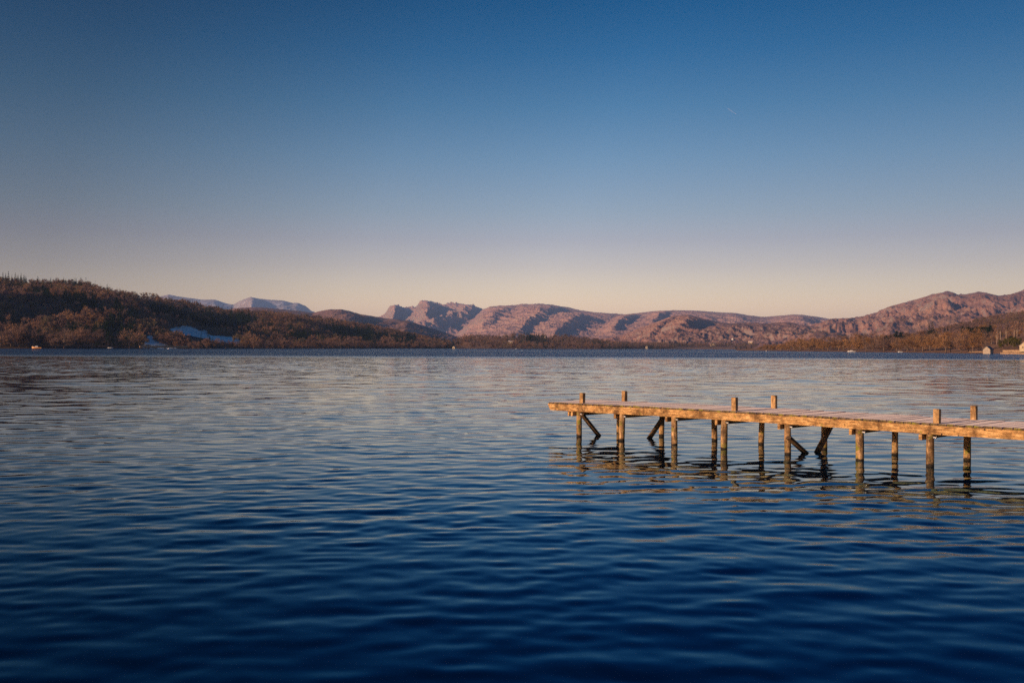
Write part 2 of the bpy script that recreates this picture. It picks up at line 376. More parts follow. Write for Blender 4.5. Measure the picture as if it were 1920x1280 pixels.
T_snow.mesh('mountains', M['fell_snow'], 180, 760, 300, 110, label='distant snow dusted mountain ridge behind the wooded left hill')
T_pikes.mesh('mountains', M['fell_far'], 640, 1060, 420, 170, label='craggy twin peaked mountains at the head of the valley')
T_blea.mesh('mountains', M['fell_far'], 840, 1330, 420, 170, label='long rounded brown fell right of the craggy peaks')
T_north.mesh('mountains', M['fell_far'], 1080, 1680, 420, 150, label='low far fells in the gap before the big right fell')
T_heath.mesh('hills', M['fell_dark'], 240, 930, 420, 120, label='purple brown heath behind the left wood')
T_lough.mesh('hills', M['fell_mid'], 1060, 1580, 420, 130, label='rugged low rust brown hill across the lake')
T_knoll.mesh('hills', M['fell_dark'], 1150, 1800, 460, 120, label='bumpy dark wooded knolls before the far fells')
T_wans.mesh('hills', M['fell_mid'], 1400, 2300, 520, 180, label='big rust brown fell on the right with shadowed hollows')
rl = MB(); rp = [(560, 60), (690, 135), (735, 160), (825, 192), (905, 196), (980, 180), (1055, 140), (1150, 95), (1300, 80), (1500, 70)]  # unseen ridge, added with heights shaped to cast shade on the left hillside
for (ya, ha), (yb, hb) in zip(rp[:-1], rp[1:]):
    for q in range(6):
        y0_, y1_ = ya + (yb - ya) * q / 6, ya + (yb - ya) * (q + 1) / 6; h0, h1 = ha + (hb - ha) * q / 6, ha + (hb - ha) * (q + 1) / 6
        wv = [(-1400, y0_, -3), (-1400, y1_, -3), (-1200, y1_, h1 * .6), (-1200, y0_, h0 * .6), (-1000 + 14 * math.sin(y0_ * .05), y0_, h0 + 6 * math.sin(y0_ * .09)), (-1000 + 14 * math.sin(y1_ * .05), y1_, h1 + 6 * math.sin(y1_ * .09)), (-760, y1_, -3), (-760, y0_, -3)]
        rl.add(wv, [(3, 2, 1, 0), (4, 5, 2, 3), (7, 6, 5, 4)], True)
tag(rl.build('hills', M['forest_floor']), 'unseen ridge added beyond the left hillside to cast shade on it', kind='structure')
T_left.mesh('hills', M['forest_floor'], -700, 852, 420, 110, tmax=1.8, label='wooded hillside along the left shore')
T_mid.mesh('terrain', M['shore_ground'], 835, 1600, 260, 30, label='low ground at the far end of the lake')
T_right.mesh('terrain', M['shore_ground'], 1380, 2200, 260, 40, label='low wooded shore on the right')
T_rwood.mesh('hills', M['fell_dark'], 1500, 2300, 260, 60, label='brown wooded slope behind the right shore')

def drape(T, name, lower, upper, mat, lift, label, n=60, k=10):
    px = np.linspace(lower[0][0], lower[-1][0], n)
    lo = interp(px, lower); up = interp(px, upper)
    wv = .022 * fbm(px / 14.0, px * 0, 3); up = up + wv * 1.2; lo = lo + .6 * wv
    s = np.linspace(0, 1, k)[:, None]
    Tt = lo[None] * (1 - s) + up[None] * s; P = np.repeat(px[None], k, 0)
    Yg = T.Y(P, Tt); Z = T.H(P, Tt) + lift
    v = np.stack([(P - 960) / F * Yg, Yg, Z], -1).reshape(-1, 3)
    i = np.arange(k - 1)[:, None] * n + np.arange(n - 1)[None]
    f = np.stack([i, i + 1, i + 1 + n, i + n], -1).reshape(-1, 4)
    return tag(link(name, np_mesh(name, v, f, [mat], True)), label, kind='structure')
FIELDS = [([(318, .30), (345, .24), (390, .2), (440, .16), (452, .2)], [(318, .36), (345, .44), (390, .40), (440, .31), (452, .23)]),
          ([(268, .035), (290, .03), (334, .03)], [(268, .09), (276, .16), (284, .19), (300, .13), (320, .085), (334, .04)])]
for lo, up in FIELDS:
    drape(T_left, 'field', lo, up, M['frost'], 0.8, 'frosted pale field on the left hillside')
def in_field(px, t):
    r = np.zeros(np.shape(px), bool)
    for lo, up in FIELDS:
        r |= (px > lo[0][0] - 3) & (px < lo[-1][0] + 3) & (t > interp(px, lo) - 0.10) & (t < interp(px, up) - 0.015)
    return r

# ------------------------------------------------------------------ tree shapes (unit: a tree 1 high)
def blades(rng, starts, dirs, L, W):
    n = len(starts); d = dirs / np.linalg.norm(dirs, axis=1, keepdims=True)
    r = rng.normal(size=(n, 3)); sd = np.cross(d, r); sd /= np.linalg.norm(sd, axis=1, keepdims=True)
    a = starts - sd * W[:, None] / 2; b = starts + sd * W[:, None] / 2; c = starts + d * L[:, None]
    v = np.stack([a, b, c], 1).reshape(-1, 3)
    return v, np.arange(3 * n).reshape(-1, 3)
def crown_decid(seed, nlobe, nper, wid=0.42, low=0.22, blade=0.016, top=1.0, droop=0.0):
    rng = np.random.default_rng(seed); C = []; vs = []
    while len(C) < nlobe:
        a = rng.uniform(0, 2 * np.pi); r = wid * math.sqrt(rng.uniform(0, 1)) * 0.78
        ztop = low + (top - low) * math.sqrt(max(0.02, 1 - (r / wid) ** 2))
        z = rng.uniform(low + 0.1, max(low + 0.12, ztop - 0.13)); C.append((r * math.cos(a), r * math.sin(a), z))
    C = np.array(C); rad = rng.uniform(0.12, 0.2, nlobe) * (wid / 0.42) ** 0.5
    for c, q in zip(C, rad):
        d = rng.normal(size=(nper, 3)); d /= np.linalg.norm(d, axis=1, keepdims=True)
        st = c + d * q * (rng.uniform(0.05, 0.75, (nper, 1)))
        dr = d + np.array([0, 0, 0.55 - droop]) + rng.normal(size=(nper, 3)) * 0.35
        vs.append(blades(rng, st, dr, q * rng.uniform(0.35, 0.8, nper), blade * rng.uniform(0.6, 1.5, nper))[0])
    v = np.concatenate(vs); v[:, 2] = np.clip(v[:, 2], 0.02, 1.04)
    return v, C
def trunk_mb(C, rng, r0=0.022, base=0.0):
    mb = MB(); R.seed(int(rng.integers(1e6)))
    lean = rng.uniform(-.03, .03, 2)
    fork = 0.34
    mb.tube([(0, 0, -0.04), (lean[0] * .4, lean[1] * .4, fork * .5), (lean[0], lean[1], fork), (lean[0] * 1.5, lean[1] * 1.3, 0.66), (lean[0] * 1.6, lean[1] * 1.9, 0.86)], [r0 * 1.35, r0, r0 * .85, r0 * .4, r0 * .12], 6)
    for c in C[:9]:
        z0 = min(fork * rng.uniform(0.6, 1.3), c[2] * 0.8)
        mb.tube([(lean[0] * z0 / fork, lean[1] * z0 / fork, z0), (c[0] * .45 + lean[0] * .6, c[1] * .45 + lean[1] * .6, z0 + (c[2] - z0) * .55), tuple(c)], [r0 * .5, r0 * .34, r0 * .12], 4, cap=False)
    return mb
def crown_conifer(seed, n, wid=0.2, blade=0.05):
    rng = np.random.default_rng(seed)
    z = 0.1 + 0.88 * rng.beta(1.1, 1.5, n); a = rng.uniform(0, 2 * np.pi, n)
    tier = 0.85 + 0.3 * np.sin(z * 55 + rng.uniform(0, 6))
    r = wid * (1 - z) ** 0.85 * tier * rng.uniform(0.6, 1.1, n) + 0.008
    st = np.stack([np.zeros(n), np.zeros(n), z + 0.02], 1); tip = np.stack([r * np.cos(a), r * np.sin(a), z - r * rng.uniform(0.1, 0.5, n)], 1)
    d = tip - st; L = np.linalg.norm(d, axis=1)
    v, f = blades(rng, st + d * 0.15, d, L, blade * rng.uniform(0.7, 1.4, n) * (1.2 - z))
    # wide at the tip's middle instead of the root: move two vertices outward
    v = v.reshape(-1, 3, 3); v[:, 0] += d * 0.35; v[:, 1] += d * 0.35
    tips, _ = blades(rng, np.tile([[0, 0, 0.9]], (6, 1)) + rng.normal(size=(6, 3)) * 0.004, np.tile([[0, 0, 1.0]], (6, 1)), np.full(6, 0.12), np.full(6, 0.02))
    return np.concatenate([v.reshape(-1, 3), tips])
def tri(v): return np.arange(len(v)).reshape(-1, 3)

KINDS = {}
def add_kind(key, crown_v, trunk, cm, tm):
    KINDS.setdefault(key, []).append((np_mesh('crown', crown_v, tri(crown_v), [cm]), trunk.mesh('trunk', tm)))
for i in range(7):
    rg = np.random.default_rng(100 + i)
    for key, cm in (('bare', 'bare'), ('gold', 'gold')):
        v, C = crown_decid(200 + i + (50 if key == 'gold' else 0), rg.integers(11, 17), 75, rg.uniform(.36, .5), rg.uniform(.12, .26))
        add_kind(key, v, trunk_mb(C, rg), M[cm], M['bark'])
for i in range(3):
    rg = np.random.default_rng(130 + i)
    v, C = crown_decid(300 + i, 8, 80, .62, .02, blade=.024, top=.98); add_kind('shrub', v, trunk_mb(C, rg, .015), M['gold'], M['bark'])
    v = crown_conifer(330 + i, 330, rg.uniform(.17, .24)); mb = MB(); mb.tube([(0, 0, -.03), (0, 0, .5), (0, 0, .93)], [.016, .011, .003], 6); add_kind('spruce', v, mb, M['green'], M['bark'])
    v, C = crown_decid(360 + i, 8, 60, .2, .35, blade=.012); add_kind('birch', v, trunk_mb(C, rg, .014), M['bare'], M['palebark'])
    v, C = crown_decid(390 + i, 10, 90, .3, .02, blade=.026); add_kind('ivy', v, trunk_mb(C, rg, .02), M['ivy'], M['bark'])
    v, C = crown_decid(420 + i, 12, 110, .36, .02, blade=.03); add_kind('pine', v, trunk_mb(C, rg, .02), M['green'], M['bark'])
    v, C = crown_decid(450 + i, 6, 26, .3, .4, blade=.012); add_kind('sparse', v, trunk_mb(C, rg, .016), M['bare'], M['bark'])

def ordinal(n):
    o = 'first second third fourth fifth sixth seventh eighth ninth tenth eleventh twelfth thirteenth fourteenth fifteenth sixteenth seventeenth eighteenth nineteenth'.split()
    t = {2: 'twent', 3: 'thirt', 4: 'fort', 5: 'fift'}
    if n < 20: return o[n - 1]
    return t[n // 10] + 'ieth' if n % 10 == 0 else t[n // 10] + 'y-' + o[n % 10 - 1]
NAME = {'bare': 'bare_tree', 'gold': 'bare_tree', 'shrub': 'shrub', 'spruce': 'spruce_tree', 'birch': 'birch_tree', 'ivy': 'ivy_clad_tree', 'pine': 'pine_tree', 'sparse': 'bare_tree'}
def tree(kind, p, h, label, group, cat='tree', wide=1.0):
    crown, trunk = R.choice(KINDS[kind])
    rt = empty(NAME[kind], p, R.uniform(0, 6.28), label, cat, group)
    rt.scale = (h * wide, h * wide, h)
    link('trunk', trunk, rt); link('crown', crown, rt)
    return rt
def row(T, px0, px1, n, t, hr, kinds, lab, group, reverse=False, cat='tree', jit=0.35, wide=1.0, heights=None):
    st = (px1 - px0) / n
    xs = sorted(px0 + (i + .5 + R.uniform(-jit, jit)) * st for i in range(n))
    for i, x in enumerate(xs):
        tt = t[0] + R.random() * (t[1] - t[0]); p = T.pt(x, tt)
        h = R.uniform(*hr)
        if heights: h = float(interp(x, heights)) * R.uniform(.82, 1.12)
        tree(R.choice(kinds), p, h, lab.format(ordinal(n - i if reverse else i + 1)), group, cat, wide)

R.seed(21)
# left shore
row(T_left, -4, 58, 4, (.015, .06), (17, 22), ['bare'], 'bare dusky tree on the left shore, {} leftwards from the orange boat', 'bare trees left of the orange boat', True, wide=1.3)
row(T_left, 76, 196, 7, (.01, .06), (17, 23), ['bare'], 'bare dusky brown tree on the left shore, {} rightwards from the orange boat', 'bare trees right of the orange boat', wide=1.35)
tree('bare', T_left.pt(243, .03), 22.5, 'tall broad bare tree with warm lit crown standing just left of the frosted field', None, wide=1.05)
row(T_left, 262, 345, 6, (.01, .03), (5, 8), ['shrub'], 'low bare shrub under the frosted field, {} right of the tall broad tree', 'low shrubs under the frosted field', cat='shrub')
row(T_left, 356, 462, 9, (.01, .05), (10, 14), ['gold', 'bare'], 'orange lit bare tree in the clump below the frosted field, {} from its left end', 'orange lit trees below the frosted field', wide=1.2)
row(T_left, 468, 836, 38, (.01, .04), (11, 15), ['bare'], 'dim tree along the left wood foot, {} leftwards from the cream boathouse', 'bare trees along the foot of the left wood', True, wide=1.15)
row(T_left, 2, 52, 9, (.94, 1.0), (15, 20), ['spruce'], 'dark spruce on the left hilltop skyline, {} from the picture edge', 'spruces on the left hilltop', wide=.9)
row(T_left, 56, 176, 12, (.95, 1.0), (13, 17), ['bare', 'bare', 'bare', 'spruce'], 'tree on the rounded left hilltop skyline, {} right of the spruces', 'trees on the left hilltop')
row(T_left, 184, 228, 6, (.97, 1.0), (12, 16), ['sparse'], 'thin see-through bare tree on the dropping skyline, {} from the left of its gap', 'thin bare trees on the skyline')
row(T_left, 352, 372, 4, (.98, 1.0), (13, 18), ['spruce'], 'dark spruce breaking the skyline before the snowy ridge, {} from the left', 'spruces before the snowy ridge')
# middle shore
row(T_mid, 838, 850, 3, (.05, .2), (16, 20), ['spruce'], 'dark spruce directly above the cream boathouse, {} from the left', 'spruces by the cream boathouse')
row(T_mid, 866, 1130, 30, (.02, .16), (12, 17), ['bare'], 'bare brown tree on the middle shore, {} rightwards from the cream boathouse', 'bare trees on the middle shore', wide=1.15)
row(T_mid, 982, 1012, 4, (.5, .6), (18, 24), ['spruce', 'pine'], 'dark evergreen above the long sunlit house, {} from the left', 'evergreens above the sunlit house', wide=1.1)
row(T_mid, 1140, 1260, 14, (.02, .12), (15, 19), ['bare'], 'small bare tree by the pale lakeside boathouse at the far end, {} from the left', 'bare trees at the far end of the lake', wide=1.2)
# right shore
HR = [(1425, 9), (1450, 11), (1500, 14), (1600, 15), (1700, 13.5), (1800, 12.5), (1850, 11)]
row(T_right, 1416, 1588, 13, (.03, .1), (10, 14), ['gold'], 'golden bare tree on the right shore, {} leftwards from the white motorboat', 'golden trees left of the motorboat', True, wide=1.35, heights=HR)
row(T_right, 1602, 1836, 16, (.05, .13), (10, 14), ['gold', 'gold', 'bare'], 'golden bare tree on the right shore, {} rightwards from the white motorboat', 'golden trees right of the motorboat', wide=1.3, heights=HR)
row(T_right, 1470, 1840, 24, (.25, .45), (12, 15), ['gold', 'bare'], 'bare tree in the second rank of the right wood, {} from its left', 'second rank of the right shore wood', wide=1.1)
row(T_right, 1500, 1860, 22, (.65, .95), (13, 17), ['bare', 'gold', 'bare'], 'bare tree in the back rank of the right wood, {} from its left', 'back rank of the right shore wood', wide=1.1)
row(T_right, 1662, 1702, 3, (.8, .95), (14, 17), ['pine'], 'dark rounded evergreen in the middle of the right wood, {} from the left', 'dark evergreens in the right wood', wide=1.0)
row(T_right, 1738, 1752, 2, (.8, .9), (20, 22), ['spruce'], 'tall dark conifer above the right wood, {} from the left', 'tall conifers above the right wood')
row(T_right, 1806, 1862, 5, (.75, .9), (14, 16), ['pine'], 'dark rounded pine above the stone boathouse, {} from the left', 'pines above the stone boathouse', wide=.9)
row(T_right, 1846, 1870, 3, (.3, .4), (13, 15), ['birch', 'bare'], 'slender bare tree close behind the stone boathouse, {} from the left', 'slender trees behind the stone boathouse')
row(T_right, 1874, 1912, 4, (.2, .3), (9, 12), ['ivy'], 'yellow green ivy clad tree above the stone terrace, {} from the left', 'ivy clad trees above the terrace')
row(T_right, 1872, 1935, 6, (.42, .6), (15, 19), ['birch'], 'tall pale trunked birch above the terrace, {} from the left', 'pale birches above the terrace')
row(T_right, 1894, 1906, 2, (.3, .34), (7, 9), ['pine'], 'dark round evergreen bush above the terrace, {} from the left', 'dark bushes above the terrace', cat='bush')

# ------------------------------------------------------------------ the woods behind: too many to count, one mass each
def forest(name, P, Hs, kinds, mats, label, lod=1.0):
    """P (n,3) positions, kinds: 0 bare 1 gold 2 conifer 3 round dark"""
    lib = {0: [crown_decid(700 + i, 9, int(24 * lod), .46, .1, blade=.045)[0] for i in range(7)],
           1: [crown_decid(720 + i, 9, int(24 * lod), .46, .08, blade=.045)[0] for i in range(7)],
           2: [crown_conifer(740 + i, int(80 * lod), .22, .11) for i in range(4)]}
    V = []; MI = []; TI = []
    for k in (0, 1, 2):
        idx = np.where(kinds == k)[0]
        for j, li in enumerate(np.array_split(NR.permutation(idx), len(lib[k]))):
            if len(li) == 0: continue
            b = lib[k][j]; a = NR.uniform(0, 6.28, len(li)); ca, sa = np.cos(a)[:, None], np.sin(a)[:, None]
            h = Hs[li][:, None]; w = h * NR.uniform(.85, 1.3, len(li))[:, None]
            x = (b[None, :, 0] * ca - b[None, :, 1] * sa) * w + P[li, 0][:, None]
            y = (b[None, :, 0] * sa + b[None, :, 1] * ca) * w + P[li, 1][:, None]
            z = b[None, :, 2] * h + P[li, 2][:, None]
            V.append(np.stack([x, y, z], -1).reshape(-1, 3)); nt_ = len(b) // 3
            MI.append(np.full(nt_ * len(li), k)); TI.append(np.repeat(NR.uniform(0, 1, len(li)), len(b)))
    V = np.concatenate(V)
    o = link(name, np_mesh(name, V, tri(V), mats, False, np.concatenate(MI), np.concatenate(TI)))
    return tag(o, label, kind='stuff')
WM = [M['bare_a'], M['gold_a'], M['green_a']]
def scatter(T, n, px0, px1, t0, t1):
    px = NR.uniform(px0, px1, n * 3); t = NR.uniform(t0, t1, n * 3)
    w = T.Y(px, t); keep = NR.uniform(0, w.max(), n * 3) < w
    return px[keep][:n], t[keep][:n]
def place(T, px, t):
    Y = T.Y(px, t); return np.stack([(px - 960) / F * Y, Y, T.H(px, t) - 0.4], -1)
# left hillside
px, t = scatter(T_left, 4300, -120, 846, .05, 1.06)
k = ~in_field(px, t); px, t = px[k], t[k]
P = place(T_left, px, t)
con = fbm(P[:, 0] / 130, P[:, 1] / 130, 3) + np.where((px > 620) & (px < 780) & (t > .1) & (t < .7), .35, 0) + np.where((px > 280) & (px < 470) & (t > .35) & (t < .75), .35, 0) + np.where((px < 50) & (t > .85), .3, 0) + np.where((px > 20) & (px < 260) & (t > .12) & (t < .4), .3, 0)  # dark conifers also massed in mid-slope bands to stand in for hillside shade
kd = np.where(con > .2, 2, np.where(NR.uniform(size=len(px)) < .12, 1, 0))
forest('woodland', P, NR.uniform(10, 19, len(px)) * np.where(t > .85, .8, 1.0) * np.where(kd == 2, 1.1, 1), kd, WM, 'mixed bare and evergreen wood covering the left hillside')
# heath behind, thin wood
px, t = scatter(T_heath, 1500, 380, 880, .05, .75); P = place(T_heath, px, t)
kd = np.where(fbm(P[:, 0] / 200, P[:, 1] / 200, 3) > .12, 2, 0); forest('woodland', P, NR.uniform(8, 14, len(px)), kd, WM, 'distant wood on the heath behind the left hillside', .6)
# middle
px, t = scatter(T_mid, 1700, 850, 1420, .04, 1.15); k = ~((px > 862) & (px < 905) & (t < .5) | (px > 1268) & (px < 1380) & (t < .5)); px, t = px[k], t[k]
P = place(T_mid, px, t); kd = np.where(fbm(P[:, 0] / 120, P[:, 1] / 120, 3) > .08, 2, 0)
forest('woodland', P, NR.uniform(8, 21, len(px)), kd, WM, 'low wood on the middle shore below the fells', .8)
for T, a, b, n, lab in ((T_knoll, 1180, 1700, 2600, 'patchy wood on the dark knolls across the lake'), (T_lough, 1100, 1420, 900, 'thin wood at the foot of the rugged hill')):
    px, t = scatter(T, n, a, b, .02, .75 if T is T_knoll else .35); P = place(T, px, t)
    q = fbm(P[:, 0] / 160, P[:, 1] / 160, 4); k = q > -.12; P = P[k]; kd = np.where(q[k] > .3, 2, 0)
    forest('woodland', P, NR.uniform(7, 13, len(P)), kd, WM, lab, .5)
px, t = scatter(T_wans, 900, 1500, 1800, .02, .22); P = place(T_wans, px, t); kd = np.where(fbm(P[:, 0] / 160, P[:, 1] / 160, 4) > .1, 2, 0)
forest('woodland', P, NR.uniform(8, 14, len(P)), kd, WM, 'dusky wood at the foot of the big right fell', .5)
# right
px, t = scatter(T_rwood, 2000, 1640, 2150, .05, 1.05); P = place(T_rwood, px, t); kd = np.where(fbm(P[:, 0] / 110, P[:, 1] / 110, 3) > .3, 2, 0)
forest('woodland', P, NR.uniform(8, 13, len(P)), kd, WM, 'brown bare wood on the slope behind the right shore', .9)
px, t = scatter(T_right, 420, 1430, 2000, .12, 1.2); k = ~((px > 1835) & (t < .4)); px, t = px[k], t[k]; P = place(T_right, px, t)
forest('undergrowth', P, NR.uniform(4, 8, len(P)), np.where(NR.uniform(size=len(P)) < .5, 1, 0), WM, 'low undergrowth filling the right shore wood')

# ------------------------------------------------------------------ jetty
JD = Vector((0.7162, -0.6979, 0)).normalized(); JN = Vector((-JD.y, JD.x, 0))   # along, across (away from the camera)
D0 = F * (HCAM - .93) / (753.5 - (HY + ROLL * 70)); J0 = at(1030, D0); W = 1.92
Z_DECK = .93
def zo(s): return 0.028 - 0.0010 * (s - 5.2) ** 2 if s < 11 else -0.0056
def J(s, n, z): p = J0 + JD * s + JN * n; return Vector((p.x, p.y, z))
M['beam'] = wood_mat('weathered_beam', (0.17, 0.09, 0.035), (0.44, 0.255, 0.095), (0.6, 0.4, 0.18), (.5, .5, 3), moss=.36, rot=.78)
M['pile'] = wood_mat('round_pile_wood', (0.09, 0.055, 0.028), (0.33, 0.2, 0.09), (0.54, 0.36, 0.18), (2, 2, .4), moss=.45, wet=True)
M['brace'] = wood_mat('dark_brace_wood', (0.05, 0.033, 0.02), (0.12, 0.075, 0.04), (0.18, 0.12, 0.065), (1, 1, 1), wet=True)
M['post'] = wood_mat('square_post_wood', (0.2, 0.115, 0.05), (0.4, 0.25, 0.11), (0.52, 0.35, 0.18), (3, 3, .4))
M['deck'] = wood_mat('frosted_deck_boards', (0.12, 0.075, 0.05), (0.22, 0.15, 0.1), (0.3, 0.21, 0.15), (.6, .6, 2), frost=.70, rot=.78, rough=.9, bstr=.12)
q_ = M['deck'].node_tree.nodes['Principled BSDF']; q_.inputs['Sheen Weight'].default_value = .22; q_.inputs['Sheen Roughness'].default_value = .4; q_.inputs['Sheen Tint'].default_value = (1, .93, .9, 1)   # rime on the boards
M['edge'] = wood_mat('dark_board_ends', (0.05, 0.04, 0.025), (0.11, 0.08, 0.05), (0.2, 0.14, 0.08), (2, 2, 2), moss=.5)
M['bolt'] = plain('galvanised_bolt', (0.55, 0.53, 0.5), .45, .1)
M['bolt'].node_tree.nodes['Principled BSDF'].inputs['Metallic'].default_value = .6
jetty = empty('jetty', J(0, 0, 0), 0, 'weathered wooden jetty on round piles reaching over the calm lake', 'jetty')
def jbuild(mb, name, mat):
    o = mb.build(name, mat); o.parent = jetty; o.matrix_parent_inverse = Matrix.Translation(-Vector(jetty.location)); return o
R.seed(5)
JL = 24.0
# deck boards: one part, two materials (board and mossy board end lie in separate faces of the same mesh)
mb = MB(); s = 0.0; bw = 0.165
while s < JL:
    w_ = bw * R.uniform(.92, 1.06); dz = R.uniform(-.006, .006); sk = R.uniform(-.025, .025)
    a = J(s + w_ / 2, -.035 + sk, Z_DECK - .022 + zo(s) + dz); b = J(s + w_ / 2 + R.uniform(-.006, .006), W + .03 + sk, Z_DECK - .022 + zo(s) + dz + R.uniform(-.006, .006))
    mb.beam(a, b, w_, .044, jit=.002); s += w_ + R.uniform(.018, .032)
deck = jbuild(mb, 'deck', M['deck'])
deck.data.materials.append(M['edge'])
for p in deck.data.polygons:
    if abs(p.normal.dot(JN)) > .6: p.material_index = 1
# stringers: one long beam each side made of three lengths with butt joints, its far end cut off at a slant
def stringer(n, name):
    mb = MB(); h = .19
    cuts = [-.02, 6.9, 14.1, JL]
    for q in range(3):
        m = 12; top = []; bot = []
        ss = np.linspace(cuts[q] + (.004 if q else 0), cuts[q + 1] - .004, m)
        prof = []
        vs = []
        for i, s_ in enumerate(ss):
            zt = Z_DECK - .046 + zo(s_); zb = zt - h + R.uniform(-.003, .003)
            cutb = .10 if (q == 0 and i == 0) else 0.0
            sb = s_ + cutb
            for (ns, zz, s2) in ((n - .04, zt, s_), (n + .04, zt, s_), (n + .04, zb, sb), (n - .04, zb, sb)):
                if q == 0 and i == 0 and zz == zb: zz = zb + .015
                vs.append(J(s2, ns + R.uniform(-.003, .003), zz))
        fs = []
        for i in range(m - 1):
            for k_ in range(4): fs.append((i * 4 + k_, i * 4 + (k_ + 1) % 4, i * 4 + 4 + (k_ + 1) % 4, i * 4 + 4 + k_))
        fs.append((3, 2, 1, 0)); fs.append(tuple(range(4 * m - 4, 4 * m)))
        mb.add(vs, [tuple(reversed(f)) for f in fs])
    return jbuild(mb, name, M['beam'])
stringer(.0, 'stringer'); stringer(W - .03, 'stringer')
mb = MB(); mb.beam(J(.03, .06, Z_DECK - .13), J(.03, W - .1, Z_DECK - .13), .05, .16); jbuild(mb, 'end_beam', M['beam'])
SP = [1.10, 2.64, 4.34, 5.85, 7.59, 9.38, 10.96, 13.3, 15.0, 16.8, 18.6, 20.4, 22.1, 23.5]
def pile(s, n, ztop, r, lean=(0, 0)):
    mb = MB(); zs = np.linspace(-2.2, ztop, 9)
    mb.tube([J(s + lean[0] * (z - ztop), n + lean[1] * (z - ztop), z) for z in zs], [r * (1.04 - .02 * i) * R.uniform(.95, 1.05) for i in range(9)], 14, wob=.035)
    return jbuild(mb, 'pile', M['pile'])
for i, s in enumerate(SP):
    zt = Z_DECK - .24 + zo(s); r1 = .088 if i != 5 else .11
    jfront = pile(s, .05, zt + .003, r1 * R.uniform(.96, 1.06), (R.uniform(-.02, .02), R.uniform(-.02, .02)))
    pile(s + (.12 if i == 6 else R.uniform(0, .05)), W - .08, zt + .003, .085 * R.uniform(.95, 1.08), (R.uniform(-.03, .03), R.uniform(-.02, .02)))
    mb = MB(); sb = s - .15
    mb.beam(J(sb, -.1, zt - .062), J(sb, W + .1, zt - .062), .075, .125, jit=.003); jbuild(mb, 'cross_beam', M['beam'])
    if i == 0:
        mb = MB(); mb.beam(J(sb - .12, -.1, zt - .062), J(sb - .12, W + .1, zt - .062), .06, .125, jit=.003); jbuild(mb, 'cross_beam', M['beam'])
    mb = MB(); c = J(s + .085, .0, zt - .06); mb.tube([c, c + JD * .05], [.02, .017], 8); mb.tube([c + JD * .0505, c + JD * .066], [.026, .026], 6, smooth=False); jbuild(mb, 'bolt', M['bolt'])
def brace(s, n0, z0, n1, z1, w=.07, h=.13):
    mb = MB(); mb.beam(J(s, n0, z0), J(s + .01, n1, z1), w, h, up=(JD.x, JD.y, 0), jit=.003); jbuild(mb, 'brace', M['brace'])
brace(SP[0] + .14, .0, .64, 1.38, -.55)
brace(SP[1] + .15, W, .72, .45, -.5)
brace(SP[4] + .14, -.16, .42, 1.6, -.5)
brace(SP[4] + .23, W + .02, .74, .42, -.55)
def post(s, n, h, lab, rz=0.0):
    mb = MB(); z = Z_DECK + zo(s); w = .125
    mb.box((0, 0, h / 2), (w, w, h), math.atan2(JD.y, JD.x) + rz, jit=.004)
    mb.box((0, 0, h + .001), (w * .94, w * .94, .012), math.atan2(JD.y, JD.x) + rz, jit=.003)
    o = mb.build('mooring_post', M['post']); o.parent = jetty; o.matrix_parent_inverse = Matrix.Translation(-Vector(jetty.location)); o.location = J(s, n, z - .003); return o
for s, n, h in ((1.2, .07, .29), (1.33, W - .1, .30), (6.13, .07, .33), (6.22, W - .1, .33), (11.1, .07, .30), (11.23, W - .1, .31), (16.9, .07, .3), (17.0, W - .1, .31)):
    post(s, n, h, None, R.uniform(-.06, .06))

